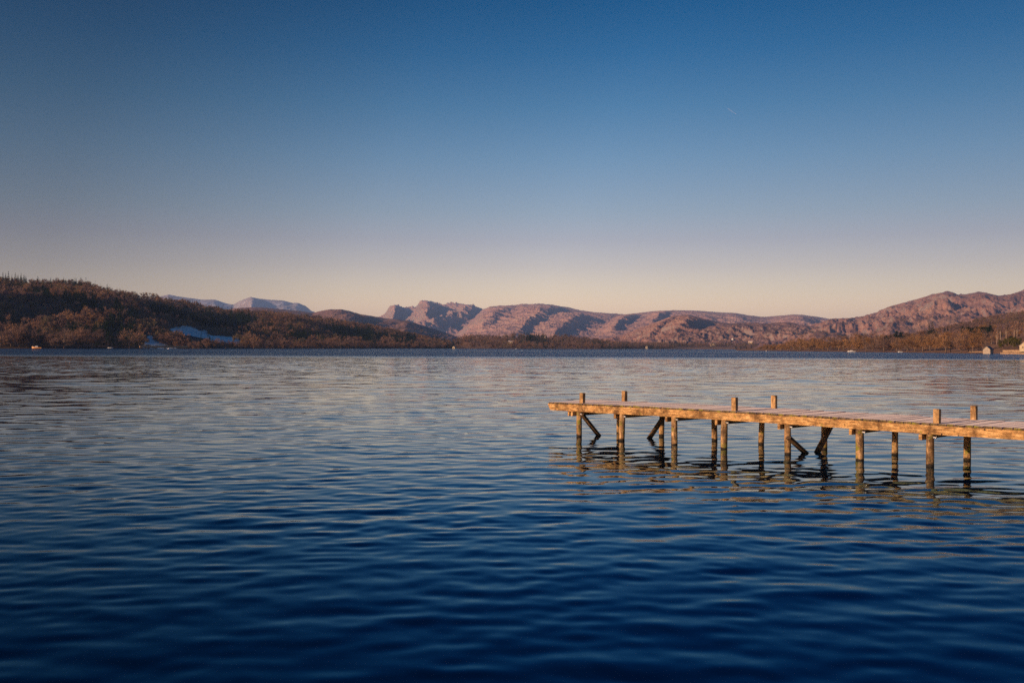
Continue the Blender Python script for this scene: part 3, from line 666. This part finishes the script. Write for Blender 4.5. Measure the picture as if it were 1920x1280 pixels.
# ------------------------------------------------------------------ buildings and boats far away
M['stone'] = plain('grey_stone', (0.30, 0.25, 0.2), .9, .3, 1.5); M['slate'] = plain('dark_slate', (0.055, 0.06, 0.07), .75, .3, 1.0)
M['cream'] = plain('cream_render', (0.42, 0.34, 0.22), .85, .08, .6); M['white'] = plain('white_paint', (0.52, 0.51, 0.5), .5, .04, .6)
M['glass'] = plain('dark_glass', (0.03, 0.035, 0.045), .15, .05, 1, .6); M['orange'] = plain('varnished_orange_hull', (0.5, 0.22, 0.06), .35, .1, 2, .5)
M['terrace'] = plain('tan_stone', (0.32, 0.215, 0.125), .9, .3, 1.2); M['roofpale'] = plain('frosted_roof', (0.42, 0.34, 0.31), .7, .15, .5)
M['timber'] = plain('dark_timber', (0.07, 0.05, 0.035), .85, .3, 1)
def gabled(name, loc, rz, w, d, eave, ridge, wallm, roofm, label, cat='house', windows=True, over=.3, base=1.5, door=False, chim=False):
    """w: width of the gable front (local -Y side), d: depth"""
    rt = empty(name, loc, rz, label, cat); mb = MB(); hw, hd = w / 2, d / 2
    vs = [(-hw, -hd, -base), (hw, -hd, -base), (hw, hd, -base), (-hw, hd, -base), (-hw, -hd, eave), (hw, -hd, eave), (hw, hd, eave), (-hw, hd, eave), (0, -hd, ridge), (0, hd, ridge)]
    mb.add(vs, [(0, 1, 5, 8, 4), (2, 3, 7, 9, 6), (1, 2, 6, 5), (3, 0, 4, 7), (3, 2, 1, 0)]); mb.build('wall', wallm, rt)
    mb = MB(); th = .22; k = (ridge - eave) / hw
    for sx in (-1, 1):
        x0, z0 = sx * (hw + over), eave - over * k
        a = [(0, -hd - over, ridge + .02), (x0, -hd - over, z0 + .02), (x0, hd + over, z0 + .02), (0, hd + over, ridge + .02)]
        vs = a + [(x, y, z + th) for x, y, z in a]
        fs = [(0, 1, 2, 3), (7, 6, 5, 4), (0, 4, 5, 1), (1, 5, 6, 2), (2, 6, 7, 3)]
        mb.add(vs, fs if sx < 0 else [tuple(reversed(f)) for f in fs])
    rf = mb.build('roof', roofm, rt)
    if chim:
        mb = MB(); mb.box((0, hd * .6, ridge + .7), (.9, .9, 1.8)); mb.build('chimney', wallm, rf)
    if windows:
        for xx in (-hw * .45, hw * .45):
            mb = MB(); mb.box((xx, -hd - .01, eave * .62), (w * .16, .1, eave * .34)); mb.build('window', M['glass'], rt)
    if door:
        mb = MB(); mb.box((0, -hd - .01, eave * .3), (w * .42, .12, eave * .72)); mb.build('door', M['timber'], rt)
    return rt
gabled('boathouse', at(1853, 588, .3), math.radians(-38), 3.9, 8.0, 2.3, 4.1, M['stone'], M['slate'], 'stone boathouse with dark slate roof at the water edge on the right', 'boathouse', False)
gabled('house', at(1925, 600, 2.4), math.radians(-35), 6.5, 8, 2.4, 5.2, M['cream'], M['roofpale'], 'cream gabled house cut by the right picture edge above the terrace', 'house', True, door=False, base=1.0)
gabled('boathouse', at(852, 1945, .4), math.radians(-25), 5.0, 7, 2.6, 4.2, M['cream'], M['slate'], 'small cream boathouse with dark roof on the tip of the left wood', 'boathouse', False, door=True)
gabled('boathouse', at(1213, 2690, .6), math.radians(-20), 6.5, 9, 5.2, 8.0, M['cream'], M['slate'], 'pale tall boathouse by the water below the rugged hill', 'boathouse', True)
p = T_mid.pt(959, .34); gabled('house', p + Vector((0, 0, 4.5)), math.radians(62), 6, 15, 3.0, 5.2, M['cream'], M['roofpale'], 'long low house with bright sunlit roof in the middle shore wood', 'house', True, base=6)
p = T_mid.pt(1022, .6); gabled('house', p + Vector((0, 0, 6)), math.radians(-20), 6, 7, 4, 6.8, M['stone'], M['slate'], 'grey stone house among the treetops of the middle shore wood', 'house', True, base=10, chim=True)
p = T_mid.pt(1337, .75); gabled('house', p + Vector((0, 0, 3)), math.radians(55), 8, 18, 5, 8.5, M['cream'], M['slate'], 'wide tan house low across the lake below the dark knolls', 'house', True, base=6, chim=True)
p = T_knoll.pt(1374, .17); gabled('house', p + Vector((0, 0, 4)), math.radians(-30), 6, 8, 6, 9, M['white'], M['slate'], 'tiny white house in the wood on the dark knolls', 'house', True, base=6)
p = T_knoll.pt(1408, .12); gabled('house', p + Vector((0, 0, 4)), math.radians(50), 8, 16, 5, 8, M['cream'], M['roofpale'], 'pinkish long house left of the first golden shore trees', 'house', True, base=6)
def wall(px0, px1, Y0, Y1, z0, z1, th, m, label, name='stone_wall', cat='wall'):
    mb = MB(); n = 10
    a = at(px0, Y0); b = at(px1, Y1)
    for i in range(n):
        p, q = a.lerp(b, i / n), a.lerp(b, (i + 1) / n)
        h = (z0 + z1) / 2
        mb.beam((p.x, p.y, h + R.uniform(-.06, .06)), (q.x, q.y, h + R.uniform(-.06, .06)), th * R.uniform(.9, 1.1), z1 - z0)
    return tag(mb.build(name, m), label, cat)
wall(1874, 1960, 590, 575, -.6, .75, 1.2, M['terrace'], 'lower tan stone wall at the water right of the stone boathouse')
wall(1880, 1960, 606, 592, 1.0, 2.3, .8, M['terrace'], 'upper tan terrace wall between the stone boathouse and the cream house')
wall(262, 352, 925, 985, 1.0, 2.9, .6, M['terrace'], 'low pale wall along the left shore under the frosted field')
# landing stage left of the stone boathouse
st = empty('landing_stage', at(1832, 590, 0), 0, 'low wooden landing stage left of the stone boathouse', 'landing stage')
def st_build(mb, name, m):
    o = mb.build(name, m); o.parent = st; o.matrix_parent_inverse = Matrix.Translation(-Vector(st.location))
a, b = at(1818, 594, 1.25), at(1846, 586, 1.25)
mb = MB(); mb.beam(a, b, 1.6, .28); st_build(mb, 'deck', M['terrace'])
for i in range(6):
    p = a.lerp(b, (i + .3) / 6); mb = MB(); mb.tube([(p.x, p.y - .6, -1), (p.x, p.y - .6, 1.1)], [.14, .13], 8); st_build(mb, 'leg', M['timber'])
# boats
def boat(name, loc, rz, L, B, Hh, hullm, label, cabin=True, cat='boat', cabm=None, sheer=.25):
    rt = empty(name, loc, rz, label, cat); n = 12; vs = []
    for i in range(n + 1):
        u = i / n; x = (u - .5) * L
        bw_ = B / 2 * (1 - max(0, (u - .45) / .55) ** 2.2) * (.86 + .14 * min(1, u * 4)); sh = Hh * (1 + sheer * max(0, u - .4) ** 1.5 * 2)
        vs += [(x, -bw_, sh), (x, -bw_ * .82, Hh * .25), (x, 0, -Hh * .25 * (1 - max(0, (u - .7) / .3))), (x, bw_ * .82, Hh * .25), (x, bw_, sh)]
    fs = []
    for i in range(n):
        for k_ in range(4): fs.append((i * 5 + k_, i * 5 + 5 + k_, i * 5 + 6 + k_, i * 5 + 1 + k_))
    fs.append((0, 1, 2, 3, 4))
    mb = MB(); mb.add(vs, fs, False); mb.build('hull', hullm, rt)
    mb = MB(); dv = []; 
    for i in range(n + 1): dv += [(vs[i * 5][0], vs[i * 5][1] * .96, vs[i * 5][2] - .04), (vs[i * 5][0], -vs[i * 5][1] * .96, vs[i * 5][2] - .04)]
    mb.add(dv, [(2 * i, 2 * i + 2, 2 * i + 3, 2 * i + 1) for i in range(n)]); mb.build('deck', M['white'], rt)
    if cabin:
        c1 = MB(); z = Hh * 1.02; l0, l1 = -.12 * L, .24 * L; ww = B * .36; hc = Hh * .95
        v = [(l0, -ww, z), (l1, -ww * .7, z), (l1, ww * .7, z), (l0, ww, z), (l0 + .02 * L, -ww * .85, z + hc), (l1 - .13 * L, -ww * .65, z + hc), (l1 - .13 * L, ww * .65, z + hc), (l0 + .02 * L, ww * .85, z + hc)]
        c1.add(v, [(0, 1, 5, 4), (1, 2, 6, 5), (2, 3, 7, 6), (3, 0, 4, 7), (4, 5, 6, 7)]); cb = c1.build('cabin', cabm or M['white'], rt)
        w1 = MB(); w1.box((l1 - .04 * L, 0, z + hc * .55), (.02 * L, ww * 1.1, hc * .5), 0, Matrix.Rotation(-.9, 3, 'Y')); 
        for sy in (-1, 1): w1.box((.02 * L, sy * ww * .9, z + hc * .55), (.16 * L, .05, hc * .4))
        w1.build('window', M['glass'], cb)
        rl = MB(); rl.tube([(.28 * L, -B * .3, Hh * 1.15), (.3 * L, -B * .3, Hh * 1.6), (.46 * L, 0, Hh * 1.8), (.3 * L, B * .3, Hh * 1.6), (.28 * L, B * .3, Hh * 1.15)], [.03] * 5, 6); rl.build('rail', M['bolt'], rt)
    return rt
boat('motorboat', at(1596.5, 860, .0), math.radians(172), 6.4, 2.3, .75, M['white'], 'white cabin motorboat moored off the golden right shore wood')
boat('wooden_boat', at(69, 838, .05), math.radians(188), 7.6, 2.4, 1.1, M['orange'], 'orange hulled boat with pale deck lying by the left shore', True, sheer=.7)
boat('rowing_boat', at(1688, 790, .25), math.radians(165), 3.4, 1.3, .5, M['white'], 'small white rowing boat pulled up on the right beach', False)
boat('rowing_boat', at(207, 893, .5), math.radians(10), 4.6, 1.6, .7, M['white'], 'small pale boat in the gloom left of the tall broad tree', False)
def buoy(px, Y, r, label):
    rt = empty('buoy', at(px, Y, 0), 0, label, 'buoy')
    bm = MB(); k_ = 8
    zs = [(-.5, .5), (-.1, .9), (.25, 1), (.6, .85), (.85, .5), (.95, .1)]
    bm.tube([(0, 0, z * r) for z, _ in zs], [r * q for _, q in zs], 10); bm.build('float', M['white'], rt)
    b2 = MB(); b2.tube([(0, 0, .93 * r), (0, 0, 1.35 * r)], [.12 * r, .12 * r], 6); b2.build('ring', M['bolt'], rt)
buoy(316, 880, .8, 'round white buoy on the water below the frosted field')
buoy(968, 1900, 1.2, 'white buoy on the water below the long sunlit house')
buoy(1437, 1080, .7, 'white buoy off the first golden trees of the right shore')
# contrail: a short thin streak of ice cloud high above the fells
cm, nt, b = new_mat('ice_cloud'); b.inputs['Base Color'].default_value = (.8, .8, .82, 1); b.inputs['Roughness'].default_value = 1; b.inputs['Alpha'].default_value = .065
mb = MB()
pa, pb = ray(1364, 202.5), ray(1381, 213.5)
A_, B_ = Vector((pa[0] * 30000, 30000, HCAM + pa[1] * 30000)), Vector((pb[0] * 30000, 30000, HCAM + pb[1] * 30000))
mb.tube([A_.lerp(B_, q) for q in (0, .15, .4, .7, 1)], [4, 11, 14, 10, 4], 10); tag(mb.build('contrail', cm), 'short faint white vapour trail high in the blue sky', 'contrail')

# ------------------------------------------------------------------ water
wm = bpy.data.materials.new('lake_water'); wm.use_nodes = True; nt = wm.node_tree; nt.nodes.clear()
geo = N(nt, 'ShaderNodeNewGeometry'); sep = N(nt, 'ShaderNodeSeparateXYZ'); nt.links.new(geo.outputs['Position'], sep.inputs[0])
p1 = pos(nt, (1.0, 1.9, 1))
n1 = ntex(nt, p1, 1.1, 3, .6); n2 = ntex(nt, p1, 6.5, 2, .6)
def cent(n, k):
    v = N(nt, 'ShaderNodeVectorMath', operation='SUBTRACT'); nt.links.new(n.outputs['Color'], v.inputs[0]); v.inputs[1].default_value = (.5, .5, .5)
    s_ = N(nt, 'ShaderNodeVectorMath', operation='SCALE'); nt.links.new(v.outputs[0], s_.inputs[0])
    if isinstance(k, float): s_.inputs['Scale'].default_value = k
    else: nt.links.new(k, s_.inputs['Scale'])
    return s_.outputs[0]
wob = ntex(nt, pos(nt, (.004, .02, 1)), 1.0, 4, .6)
yy = math_(nt, 'ADD', sep.outputs[1], math_(nt, 'MULTIPLY', math_(nt, 'SUBTRACT', wob.outputs[0], .5), 140.0))
# ruffled by wind beyond about 260 m, slick streaks inside it
far = N(nt, 'ShaderNodeMapRange', interpolation_type='SMOOTHSTEP'); nt.links.new(yy, far.inputs[0]); far.inputs[1].default_value = 225; far.inputs[2].default_value = 300; far.inputs[3].default_value = 0; far.inputs[4].default_value = 1
sl = ntex(nt, pos(nt, (.0006, .012, 1)), 1.0, 3, .5)
slick = math_(nt, 'MULTIPLY', math_(nt, 'SUBTRACT', sl.outputs[0], .57, clamp=True), 14, clamp=True)
ruff = math_(nt, 'MULTIPLY', far.outputs[0], math_(nt, 'SUBTRACT', 1.0, math_(nt, 'MULTIPLY', slick, .85)))
# shorter waves enter the shading where the mesh no longer carries them
mid = N(nt, 'ShaderNodeMapRange', interpolation_type='SMOOTHSTEP'); nt.links.new(sep.outputs[1], mid.inputs[0]); mid.inputs[1].default_value = 50; mid.inputs[2].default_value = 130; mid.inputs[3].default_value = 0.0; mid.inputs[4].default_value = 0.26
amp1 = math_(nt, 'ADD', mid.outputs[0], math_(nt, 'MULTIPLY', ruff, 1.1))
amp2 = math_(nt, 'ADD', .024, math_(nt, 'MULTIPLY', ruff, 1.0))
va = N(nt, 'ShaderNodeVectorMath', operation='ADD'); nt.links.new(cent(n1, amp1), va.inputs[0]); nt.links.new(cent(n2, amp2), va.inputs[1])
fl = N(nt, 'ShaderNodeVectorMath', operation='MULTIPLY'); nt.links.new(va.outputs[0], fl.inputs[0]); fl.inputs[1].default_value = (.6, 1, 0)
tl = N(nt, 'ShaderNodeCombineXYZ'); nt.links.new(math_(nt, 'MULTIPLY', ruff, -.17), tl.inputs[1])      # ruffled normals leaned toward the camera, so they reflect higher, bluer sky
ad = N(nt, 'ShaderNodeVectorMath', operation='ADD'); nt.links.new(fl.outputs[0], ad.inputs[0]); nt.links.new(tl.outputs[0], ad.inputs[1])
vb = N(nt, 'ShaderNodeVectorMath', operation='ADD'); nt.links.new(ad.outputs[0], vb.inputs[0]); nt.links.new(geo.outputs['Normal'], vb.inputs[1])
vn = N(nt, 'ShaderNodeVectorMath', operation='NORMALIZE'); nt.links.new(vb.outputs[0], vn.inputs[0]); 
fr = N(nt, 'ShaderNodeFresnel'); fr.inputs['IOR'].default_value = 1.333; nt.links.new(vn.outputs[0], fr.inputs['Normal'])
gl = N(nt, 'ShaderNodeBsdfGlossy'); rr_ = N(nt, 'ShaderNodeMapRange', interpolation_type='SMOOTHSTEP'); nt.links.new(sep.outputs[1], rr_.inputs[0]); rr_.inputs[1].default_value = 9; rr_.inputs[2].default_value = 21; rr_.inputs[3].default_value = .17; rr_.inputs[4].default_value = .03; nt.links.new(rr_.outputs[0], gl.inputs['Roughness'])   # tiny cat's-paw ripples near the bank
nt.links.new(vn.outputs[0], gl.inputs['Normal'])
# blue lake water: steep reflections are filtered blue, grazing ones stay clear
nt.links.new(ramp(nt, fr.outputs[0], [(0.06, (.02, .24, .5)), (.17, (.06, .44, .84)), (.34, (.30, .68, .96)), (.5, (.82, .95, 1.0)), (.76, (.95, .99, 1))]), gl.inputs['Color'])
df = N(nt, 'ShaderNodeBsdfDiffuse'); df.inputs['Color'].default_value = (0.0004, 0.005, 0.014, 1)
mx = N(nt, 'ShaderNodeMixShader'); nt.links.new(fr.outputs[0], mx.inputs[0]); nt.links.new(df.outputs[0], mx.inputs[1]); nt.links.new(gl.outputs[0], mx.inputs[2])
wo = N(nt, 'ShaderNodeOutputMaterial'); nt.links.new(mx.outputs[0], wo.inputs[0])

rg = np.random.default_rng(77)
NW = 145
lam = np.exp(rg.uniform(np.log(.26), np.log(1.9), NW)); th = math.radians(-82) + rg.normal(0, .55, NW)
slope = .0066 * np.where(lam < .5, .9, 1.0) * np.where(lam > 1.2, .5, 1.0); lam[120:] = np.exp(rg.uniform(np.log(2.5), np.log(6.0), 25)); slope[120:] = .0052; kx, ky = 2 * np.pi / lam * np.cos(th), 2 * np.pi / lam * np.sin(th); ph = rg.uniform(0, 6.28, NW)
am = slope * lam / (2 * np.pi) * 1.35
az = np.radians(np.linspace(-47, 47, 980)); rr = np.concatenate([np.exp(np.linspace(np.log(4.0), np.log(330), 1160)), np.exp(np.linspace(np.log(330), np.log(21000), 120))[1:]])
A2, R2 = np.meshgrid(az, rr); X = np.sin(A2) * R2; Y = np.cos(A2) * R2; Z = np.zeros_like(X)
env = .75 + .5 * fbm(X / 9, Y / 9, 3)
near = R2[:, 0] < 330
for i in range(NW):
    cut = min(lam[i] * 85, 330)          # a wave leaves the mesh where the mesh gets too coarse for it
    rows = near & (R2[:, 0] < cut)
    if not rows.any(): continue
    fade = np.clip((cut - R2[rows]) / (.45 * cut), 0, 1)
    if i >= 120: fade = fade * np.clip((R2[rows] - 15) / 60, .12, 1)
    Z[rows] += am[i] * fade * np.sin(kx[i] * X[rows] + ky[i] * Y[rows] + ph[i])
Z *= env * np.interp(R2, [8, 14, 20, 26, 40, 70], [.6, .86, .86, .76, .85, 1.0])
nu = len(az); v = np.stack([X, Y, Z], -1).reshape(-1, 3)
i = np.arange(len(rr) - 1)[:, None] * nu + np.arange(nu - 1)[None]
f = np.stack([i + nu, i + 1 + nu, i + 1, i], -1).reshape(-1, 4)[:, ::-1]
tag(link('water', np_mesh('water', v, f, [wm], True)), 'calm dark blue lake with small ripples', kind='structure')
# lake bed and land under everything, as far as the horizon
gm = plain('lake_bed', (0.06, 0.05, 0.04), .95, .3, .05)
gv = [(-24000, -2500, -4), (24000, -2500, -4), (24000, 23000, -4), (-24000, 23000, -4)]
tag(link('ground', np_mesh('ground', gv, [(0, 1, 2, 3)], [gm])), 'dark lake bed under the water', kind='structure')

# ------------------------------------------------------------------ haze
hz = bpy.data.materials.new('haze_air'); hz.use_nodes = True; nt = hz.node_tree; nt.nodes.clear()
o_ = nt.nodes.new('ShaderNodeOutputMaterial'); pv = nt.nodes.new('ShaderNodeVolumePrincipled')
pv.inputs['Color'].default_value = (.36, .58, 1, 1); pv.inputs['Density'].default_value = 3.8e-5; pv.inputs['Anisotropy'].default_value = 0.0
nt.links.new(pv.outputs[0], o_.inputs['Volume'])
mb = MB()
x0, x1, y0, y1, z0, z1 = -24500, 24500, -3000, 23500, -5, 790
mb.add([(x0, y0, z0), (x1, y0, z0), (x1, y1, z0), (x0, y1, z0), (x0, y0, z1), (x1, y0, z1), (x1, y1, z1), (x0, y1, z1)], [(3, 2, 1, 0), (4, 5, 6, 7), (0, 1, 5, 4), (1, 2, 6, 5), (2, 3, 7, 6), (3, 0, 4, 7)])
HAZE = True
if HAZE: tag(mb.build('haze', hz), 'thin bluish evening haze over the valley', kind='stuff')

# ------------------------------------------------------------------ light
SKY_TINT = [(0.0, (1.85, 1.16, 0.93)), (0.032, (1.72, 1.09, 0.90)), (0.053, (1.38, 0.92, 0.80)), (0.0795, (1.02, 0.70, 0.69)), (0.105, (0.79, 0.575, 0.62)), (0.131, (0.628, 0.545, 0.596)), (0.182, (0.399, 0.476, 0.574)), (0.231, (0.20, 0.38, 0.515)), (0.279, (0.06, 0.28, 0.45)), (0.322, (0.0, 0.21, 0.38)), (0.42, (0.0, 0.15, 0.31)), (0.6, (0.07, 0.38, 0.85)), (1.0, (0.12, 0.55, 1.15))]
EL = math.radians(12.5); TH = math.radians(56)          # sun low, behind the camera's left shoulder
sx, sy = -math.sin(TH), -math.cos(TH)
sd = bpy.data.lights.new('sun', 'SUN'); sun = bpy.data.objects.new('sun', sd); COL.objects.link(sun)
sd.energy = 5.0; sd.angle = math.radians(.5); sd.color = (1, .63, .37)
dv = Vector((sx * math.cos(EL), sy * math.cos(EL), math.sin(EL)))
sun.rotation_euler = dv.to_track_quat('Z', 'Y').to_euler()
w = bpy.data.worlds.new('World'); SC.world = w; w.use_nodes = True; nt = w.node_tree
bg = nt.nodes['Background']; sky = nt.nodes.new('ShaderNodeTexSky'); sky.sky_type = 'NISHITA'; sky.sun_disc = False
sky.sun_elevation = EL; sky.sun_rotation = math.atan2(sx, sy); sky.altitude = 50; sky.air_density = 1.0; sky.dust_density = .6; sky.ozone_density = 2.0
# the evening air's own colouring with height, and the darker band of sky square to the sun
tc = N(nt, 'ShaderNodeTexCoord'); nrm = N(nt, 'ShaderNodeVectorMath', operation='NORMALIZE'); nt.links.new(tc.outputs['Generated'], nrm.inputs[0])
sp_ = N(nt, 'ShaderNodeSeparateXYZ'); nt.links.new(nrm.outputs[0], sp_.inputs[0])
tint = ramp(nt, sp_.outputs[2], SKY_TINT)
dt = N(nt, 'ShaderNodeVectorMath', operation='DOT_PRODUCT'); nt.links.new(nrm.outputs[0], dt.inputs[0]); dt.inputs[1].default_value = dv
dark = math_(nt, 'MULTIPLY', ramp(nt, math_(nt, 'MULTIPLY_ADD', dt.outputs['Value'], .5, .5), [(0.0, (.55,) * 3), (.075, (.64,) * 3), (.22, (1.0,) * 3), (.30, (.92, .96, 1.0)), (.43, (.42, .6, .78)), (.5, (.36, .55, .78)), (.7, (.8,) * 3), (1.0, (1.0,) * 3)]), 2.0 * .93 / 1.32)
mul = N(nt, 'ShaderNodeVectorMath', operation='MULTIPLY'); nt.links.new(sky.outputs[0], mul.inputs[0]); nt.links.new(tint, mul.inputs[1])
mu2 = N(nt, 'ShaderNodeVectorMath', operation='SCALE'); nt.links.new(mul.outputs[0], mu2.inputs[0]); nt.links.new(dark, mu2.inputs['Scale'])
nt.links.new(mu2.outputs[0], bg.inputs[0]); bg.inputs[1].default_value = .1

# ------------------------------------------------------------------ render settings
SC.view_settings.view_transform = 'Standard'; SC.view_settings.look = 'None'; SC.view_settings.exposure = .4; SC.view_settings.gamma = 1
SC.render.engine = 'CYCLES'; SC.cycles.use_denoising = False
SC.cycles.max_bounces = 5; SC.cycles.diffuse_bounces = 2; SC.cycles.glossy_bounces = 3; SC.cycles.transparent_max_bounces = 6; SC.cycles.volume_bounces = 0
SC.render.film_transparent = False
